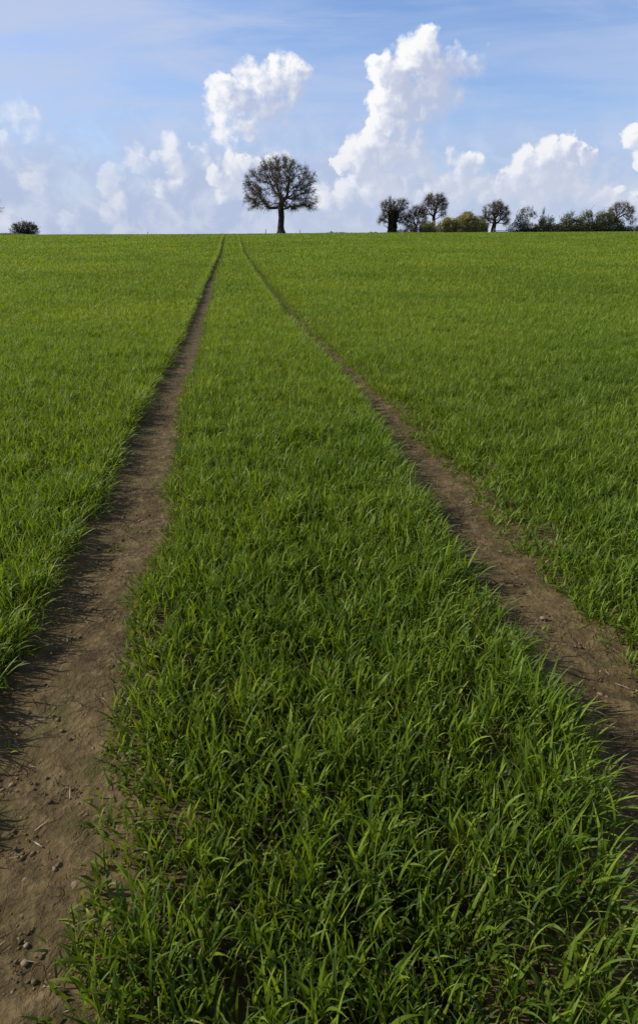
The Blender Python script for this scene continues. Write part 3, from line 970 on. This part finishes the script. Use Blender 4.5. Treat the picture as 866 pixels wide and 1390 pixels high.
p0, s0 = at(669.5, ROW_Y - 3)
fr = empty('wooden_fence', p0); tag(fr, 'short weathered post-and-rail fence under the rounded oak', 'fence')
ln = 16.5 * s0
for q in (0, ln):
    mb = Mb(); post_mesh(mb, .17, 1.15 if q == 0 else .95, (q, 0)); mb.build('post', M_post, fr, False)
for z in (.25, .46, .68):
    mb = Mb()
    x = np.linspace(.09, ln - .09, 7)
    for a, b in zip(x[:-1], x[1:]):
        pass
    prof = [(-.035, -.06), (.035, -.06), (.035, .06), (-.035, .06)]
    V = [(xx, yy, z + zz + .012 * math.sin(xx * 3)) for xx in x for yy, zz in prof]
    i = (np.arange(6)[:, None] * 4 + np.arange(4)[None]); j = (np.arange(6)[:, None] * 4 + (np.arange(4)[None] + 1) % 4)
    mb.add(np.array(V), np.concatenate([np.stack([i, j, j + 4, i + 4], 2).reshape(-1, 4), [[0, 1, 2, 3], [24, 27, 26, 25]]]))
    mb.build('rail', M_dark, fr, False)

# ------------------------------------------------------------------ light and sky
SUN_EL, SUN_AZ = R(37), R(276)             # azimuth clockwise from +Y: almost square on from the left, a touch ahead
sd = Vector((math.sin(SUN_AZ) * math.cos(SUN_EL), math.cos(SUN_AZ) * math.cos(SUN_EL), math.sin(SUN_EL)))
L = bpy.data.lights.new('sun', 'SUN'); L.energy = 5.0; L.angle = R(.53); L.color = (1, .955, .87)
lo = bpy.data.objects.new('sun', L); COL.objects.link(lo)
lo.rotation_euler = (-sd).to_track_quat('-Z', 'Y').to_euler(); lo.location = (-30, 5, 30)


def uv_of(px, py):                          # photo pixel -> (x/y, z/y) of its direction
    xc = (px - 433) / F; yc = -(py - 650) / F
    Yd = CT + yc * ST
    return xc / Yd, (-ST + yc * CT) / Yd


# cumulus puffs: photo column, row, radius in photo pixels, strength
PUFFS = [
    # tall tower right of the oak
    (562, 72, 34, 1), (535, 95, 33, 1), (578, 58, 24, 1), (590, 95, 36, .85), (518, 88, 22, 1), (522, 125, 25, 1), (545, 130, 30, 1), (522, 158, 24, 1),
    (540, 165, 28, .95), (505, 190, 28, 1), (485, 200, 26, 1), (530, 200, 32, .9), (468, 210, 17, 1), (562, 198, 20, .8), (550, 212, 24, .7), (620, 82, 26, .5), (645, 86, 22, .32), (510, 172, 20, 1),
    (578, 122, 38, .66), (570, 154, 34, .62), (566, 184, 30, .58), (606, 112, 30, .5), (560, 225, 32, .55), (500, 228, 32, .7),
    # cloud left of the tower, above the oak
    (330, 84, 16, 0.45), (303, 118, 22, 0.74), (322, 128, 26, 0.78), (350, 108, 28, 0.66), (380, 95, 28, 0.70), (404, 88, 19, 0.74), (352, 140, 30, 0.66), (318, 158, 26, 0.37), (385, 128, 26, 0.53), (296, 178, 22, 0.29), (285, 195, 18, 0.25), (322, 178, 20, 0.25),
    (368, 120, 36, .62), (300, 140, 26, .6), (395, 112, 26, .6), (340, 160, 28, .5),
    # behind the oak
    (330, 210, 15, .9), (318, 222, 20, .8), (292, 230, 15, .8), (345, 214, 14, .7), (372, 208, 14, .6), (392, 205, 10, .5), (305, 240, 18, .6),
    # large cloud on the right
    (772, 192, 21, 1), (742, 204, 26, .95), (715, 220, 26, .95), (795, 202, 16, .95), (700, 237, 24, .95), (680, 246, 20, .9), (742, 238, 32, .85), (772, 228, 27, .8), (658, 252, 16, .8), (790, 245, 20, .7), (720, 258, 20, .7), (815, 258, 16, .8), (838, 262, 17, .8), (855, 268, 15, .75),
    # lower bank between them
    (600, 240, 22, .75), (622, 226, 22, .7), (640, 216, 15, .6), (590, 256, 22, .85), (568, 262, 16, .8), (650, 240, 20, .7), (625, 254, 24, .8), (610, 208, 14, .4),
    (495, 248, 24, .75), (522, 242, 22, .7), (464, 252, 20, .7), (545, 248, 20, .65), (440, 260, 18, .55),
    # right edge
    (862, 180, 17, 1), (872, 216, 15, .95), (880, 195, 22, .9),
    # small scraps on the left
    (4, 186, 20, .8), (-14, 180, 20, .8), (57, 229, 20, .42), (42, 232, 18, .3), (186, 204, 18, .45), (150, 232, 18, .42), (202, 212, 18, .35), (222, 242, 16, .5), (242, 232, 12, .45),
    (236, 190, 20, .36), (228, 208, 20, .34), (165, 270, 13, .5), (146, 283, 13, .48), (94, 294, 13, .42), (18, 152, 22, .3), (44, 160, 22, .3), (10, 296, 22, .4)]


def make_world():
    w = bpy.data.worlds.new('World'); SC.world = w; w.use_nodes = True
    t = w.node_tree; t.nodes.clear(); k = N(t)
    out = k.new('ShaderNodeOutputWorld')
    sky = k.new('ShaderNodeTexSky', sky_type='NISHITA'); sky.sun_disc = False
    sky.sun_elevation = SUN_EL; sky.sun_rotation = SUN_AZ; sky.altitude = 60; sky.air_density = 1.0; sky.dust_density = 1.2; sky.ozone_density = 2.0
    vec = k.new('ShaderNodeTexCoord').outputs['Generated']
    sp = k.new('ShaderNodeSeparateXYZ'); k.link(vec, sp.inputs[0])
    x, y, z = sp.outputs
    GAIN = 10.0                              # Background strength is 0.1
    el = k.m('ARCSINE', z)
    # clear sky: Nishita, with the low band brightened by thin haze
    base = k.mix(1.0, sky.outputs[0], k.ramp(k.rng(el, 0, .9, smooth=False), [(0, (1.35, 1.35, 1.6)), (.18, (1.24, 1.44, 1.78)), (.40, (1.12, 1.36, 1.74)), (.7, (.56, .62, .72)), (1, (.42, .46, .50))]), 'MULTIPLY')
    # thin high cloud everywhere
    proj = k.v('DIVIDE', vec, k.new('ShaderNodeCombineXYZ').outputs[0])
    cz = k.m('MAXIMUM', k.m('ADD', z, .10), .05)
    cb = k.new('ShaderNodeCombineXYZ'); k.put(cb.inputs[0], cz); k.put(cb.inputs[1], cz); k.put(cb.inputs[2], 1.0)
    t.nodes.remove(proj.node)
    pl = k.v('DIVIDE', vec, cb.outputs[0])
    mp = k.new('ShaderNodeMapping'); mp.inputs['Scale'].default_value = (.55, 1.25, 1); mp.inputs['Rotation'].default_value = (0, 0, .12); k.link(pl, mp.inputs[0])
    ci = k.noise(mp.outputs[0], .9, 6, .58, dist=.6)
    cirrus = k.rng(ci, .30, .68)
    whiteish = tuple(GAIN * c for c in (.50, .60, .84))
    base = k.mix(k.m('MULTIPLY', cirrus, .62), base, whiteish)
    haze = tuple(GAIN * c for c in (.56, .645, .81))
    base = k.mix(k.m('MULTIPLY', k.rng(el, .16, -.005), .80), base, haze)
    bg0 = k.new('ShaderNodeBackground'); bg0.inputs[1].default_value = .1; k.link(base, bg0.inputs[0])

    # ---- cumulus in front of the camera's side of the sky, in (x/y, z/y)
    ysafe = k.m('MAXIMUM', y, .2)
    u = k.m('DIVIDE', x, ysafe); v = k.m('DIVIDE', z, ysafe)
    SCL = 9.0                                # one unit = about 100 photo pixels
    pc = k.new('ShaderNodeCombineXYZ')
    k.put(pc.inputs[0], k.m('MULTIPLY', u, SCL)); k.put(pc.inputs[1], k.m('MULTIPLY', v, SCL))
    P0 = pc.outputs[0]

    # density group
    gt = bpy.data.node_groups.new('cumulus_density', 'ShaderNodeTree')
    gt.interface.new_socket('P', in_out='INPUT', socket_type='NodeSocketVector')
    gt.interface.new_socket('D', in_out='OUTPUT', socket_type='NodeSocketFloat')
    q = N(gt); gi = q.new('NodeGroupInput'); go_ = q.new('NodeGroupOutput')
    p = gi.outputs[0]
    w1 = q.v('SUBTRACT', q.noise(p, 2.6, 2, .5, out='Color'), (.5, .5, .5))
    w2 = q.v('SUBTRACT', q.noise(p, 8.5, 3, .6, out='Color'), (.5, .5, .5))
    pw = q.v('MULTIPLY_ADD', w1, (.30, .26, 0), p)
    pw = q.v('MULTIPLY_ADD', w2, (.20, .20, 0), pw)
    s2 = q.new('ShaderNodeSeparateXYZ'); q.link(pw, s2.inputs[0])
    cu = q.new('ShaderNodeCombineXYZ'); cv = q.new('ShaderNodeCombineXYZ')
    for j in range(3): q.link(s2.outputs[0], cu.inputs[j]); q.link(s2.outputs[1], cv.inputs[j])
    U, Vv = cu.outputs[0], cv.outputs[0]
    acc = None
    pf = list(PUFFS)
    while len(pf) % 3: pf.append((-400, 900, 5, .1))
    for a in range(0, len(pf), 3):
        c = []
        for (px, py, r, wt) in pf[a:a + 3]:
            uu, vv = uv_of(px, py + 9); u2, _ = uv_of(px + r, py + 9)
            c.append((uu * SCL, vv * SCL, abs(u2 - uu) * SCL * 1.03, wt))
        ir = tuple(1 / d[2] for d in c)
        du = q.v('MULTIPLY_ADD', U, ir, tuple(-d[0] / d[2] for d in c))
        dv = q.v('MULTIPLY_ADD', Vv, ir, tuple(-d[1] / d[2] for d in c))
        d2 = q.v('MULTIPLY_ADD', dv, dv, q.v('MULTIPLY', du, du))
        f = q.v('MULTIPLY_ADD', d2, tuple(-d[3] for d in c), tuple(d[3] for d in c))
        acc = f if acc is None else q.v('MAXIMUM', acc, f)
    s3 = q.new('ShaderNodeSeparateXYZ'); q.link(acc, s3.inputs[0])
    mx = q.m('MAXIMUM', q.m('MAXIMUM', s3.outputs[0], s3.outputs[1]), s3.outputs[2])
    mx = q.m('MAXIMUM', mx, -.5)
    fine = q.m('SUBTRACT', q.noise(p, 4.6, 5, .52), .5)
    D = q.m('MULTIPLY_ADD', fine, .85, mx)
    for sc_, amp in ((4.2, .46), (9.5, .17)):           # rounded cauliflower heads
        vo = q.new('ShaderNodeTexVoronoi', feature='SMOOTH_F1', voronoi_dimensions='2D'); vo.inputs['Scale'].default_value = sc_; vo.inputs['Smoothness'].default_value = .35
        q.link(pw, vo.inputs['Vector'])
        D = q.m('MULTIPLY_ADD', q.m('SUBTRACT', .42, vo.outputs['Distance']), amp, D)
    bank = q.m('MULTIPLY', q.rng(s2.outputs[1], 1.75, .7), q.m('SUBTRACT', q.noise(p, 1.25, 5, .6), .44))
    D = q.m('MULTIPLY_ADD', bank, 1.5, D)
    q.link(D, go_.inputs[0])

    def dens(off):
        g_ = k.new('ShaderNodeGroup'); g_.node_tree = gt
        k.link(k.v('ADD', P0, off) if off else P0, g_.inputs[0]); return g_.outputs[0]
    D0 = dens(None); D1 = dens((-.085, .05, 0)); D2 = dens((-.30, .16, 0)); D3 = dens((-.62, .26, 0))
    occ = k.m('MULTIPLY', k.m('MAXIMUM', D1, 0.0), .5)
    occ = k.m('MULTIPLY_ADD', k.m('MAXIMUM', D2, 0.0), 1.0, occ)
    occ = k.m('MULTIPLY_ADD', k.m('MAXIMUM', D3, 0.0), .8, occ)
    relief = k.m('SUBTRACT', D0, D1)
    lit = k.m('EXPONENT', k.m('MULTIPLY', occ, -1.8))
    lit = k.m('ADD', lit, k.m('MULTIPLY', relief, .75), clamp=True)
    low = k.rng(v, .20, .03)                 # hazier towards the horizon
    ccol = k.ramp(lit, [(.0, (.50, .555, .72)), (.25, (.60, .645, .79)), (.55, (.76, .79, .88)), (.95, (.97, .965, .97))])
    ccol = k.v('SCALE', ccol, None); ccol.node.inputs['Scale'].default_value = GAIN
    hz = tuple(GAIN * c for c in (.74, .765, .85))
    ccol = k.mix(k.m('MULTIPLY', low, .50), ccol, hz)
    alpha = k.m('MULTIPLY', k.m('MULTIPLY', k.rng(u, -.34, -.10, .42, 1.0), k.rng(D0, -.08, k.m('MULTIPLY_ADD', lit, -.36, .84))), k.m('SUBTRACT', 1.0, k.m('MULTIPLY', low, .25)))
    # grey veil of stratus low down, heavier to the left
    vn = k.noise(P0, .9, 5, .6)
    veil = k.m('MULTIPLY', k.rng(v, .225, .09), k.rng(vn, .20, .58))
    veil = k.m('MULTIPLY', veil, k.rng(u, .35, -.15, .55, .92))
    lump = k.rng(k.noise(P0, 2.3, 6, .6, dist=.4), .42, .66)
    vcol = k.mix(lump, tuple(GAIN * c for c in (.455, .535, .74)), tuple(GAIN * c for c in (.61, .66, .80)))
    b2 = k.mix(veil, base, vcol)
    ms_ = k.new('ShaderNodeMapping'); ms_.inputs['Scale'].default_value = (.28, 1.5, 1); ms_.inputs['Rotation'].default_value = (0, 0, -.07); k.link(P0, ms_.inputs[0])
    streak = k.rng(k.noise(ms_.outputs[0], 1.0, 6, .62, dist=.5), .38, .66)
    streak = k.m('MULTIPLY', k.m('MULTIPLY', streak, .80), k.m('MULTIPLY', k.rng(v, .10, .18), k.rng(u, .30, -.30, .45, 1.0)))
    b2 = k.mix(streak, b2, tuple(GAIN * c for c in (.52, .60, .80)))
    fcol = k.mix(alpha, b2, ccol)
    bg1 = k.new('ShaderNodeBackground'); bg1.inputs[1].default_value = .1; k.link(fcol, bg1.inputs[0])
    front = k.m('MULTIPLY', k.m('MULTIPLY', k.rng(y, .60, .78), k.rng(v, .55, .42)), k.rng(z, -.05, -.02))
    ms = k.new('ShaderNodeMixShader'); k.link(front, ms.inputs[0]); k.link(bg0.outputs[0], ms.inputs[1]); k.link(bg1.outputs[0], ms.inputs[2])
    k.link(ms.outputs[0], out.inputs[0])
    w.cycles.sampling_method = 'MANUAL'; w.cycles.sample_map_resolution = 512


make_world()

# ------------------------------------------------------------------ camera
cam = bpy.data.cameras.new('camera'); co = bpy.data.objects.new('camera', cam); COL.objects.link(co)
co.location = (0, 0, H); co.rotation_euler = (math.pi / 2 - TH, 0, 0)
cam.sensor_fit = 'VERTICAL'; cam.sensor_height = 36; cam.sensor_width = 24; cam.lens = F / 1390 * 36
cam.shift_y = -45 / 1390
cam.clip_start = .05; cam.clip_end = 9000
SC.camera = co
SC.view_settings.view_transform = 'Standard'; SC.view_settings.look = 'None'; SC.view_settings.exposure = 0; SC.view_settings.gamma = 1
SC.cycles.max_bounces = 6; SC.cycles.diffuse_bounces = 2; SC.cycles.transmission_bounces = 4; SC.cycles.transparent_max_bounces = 6
SC.cycles.use_adaptive_sampling = False
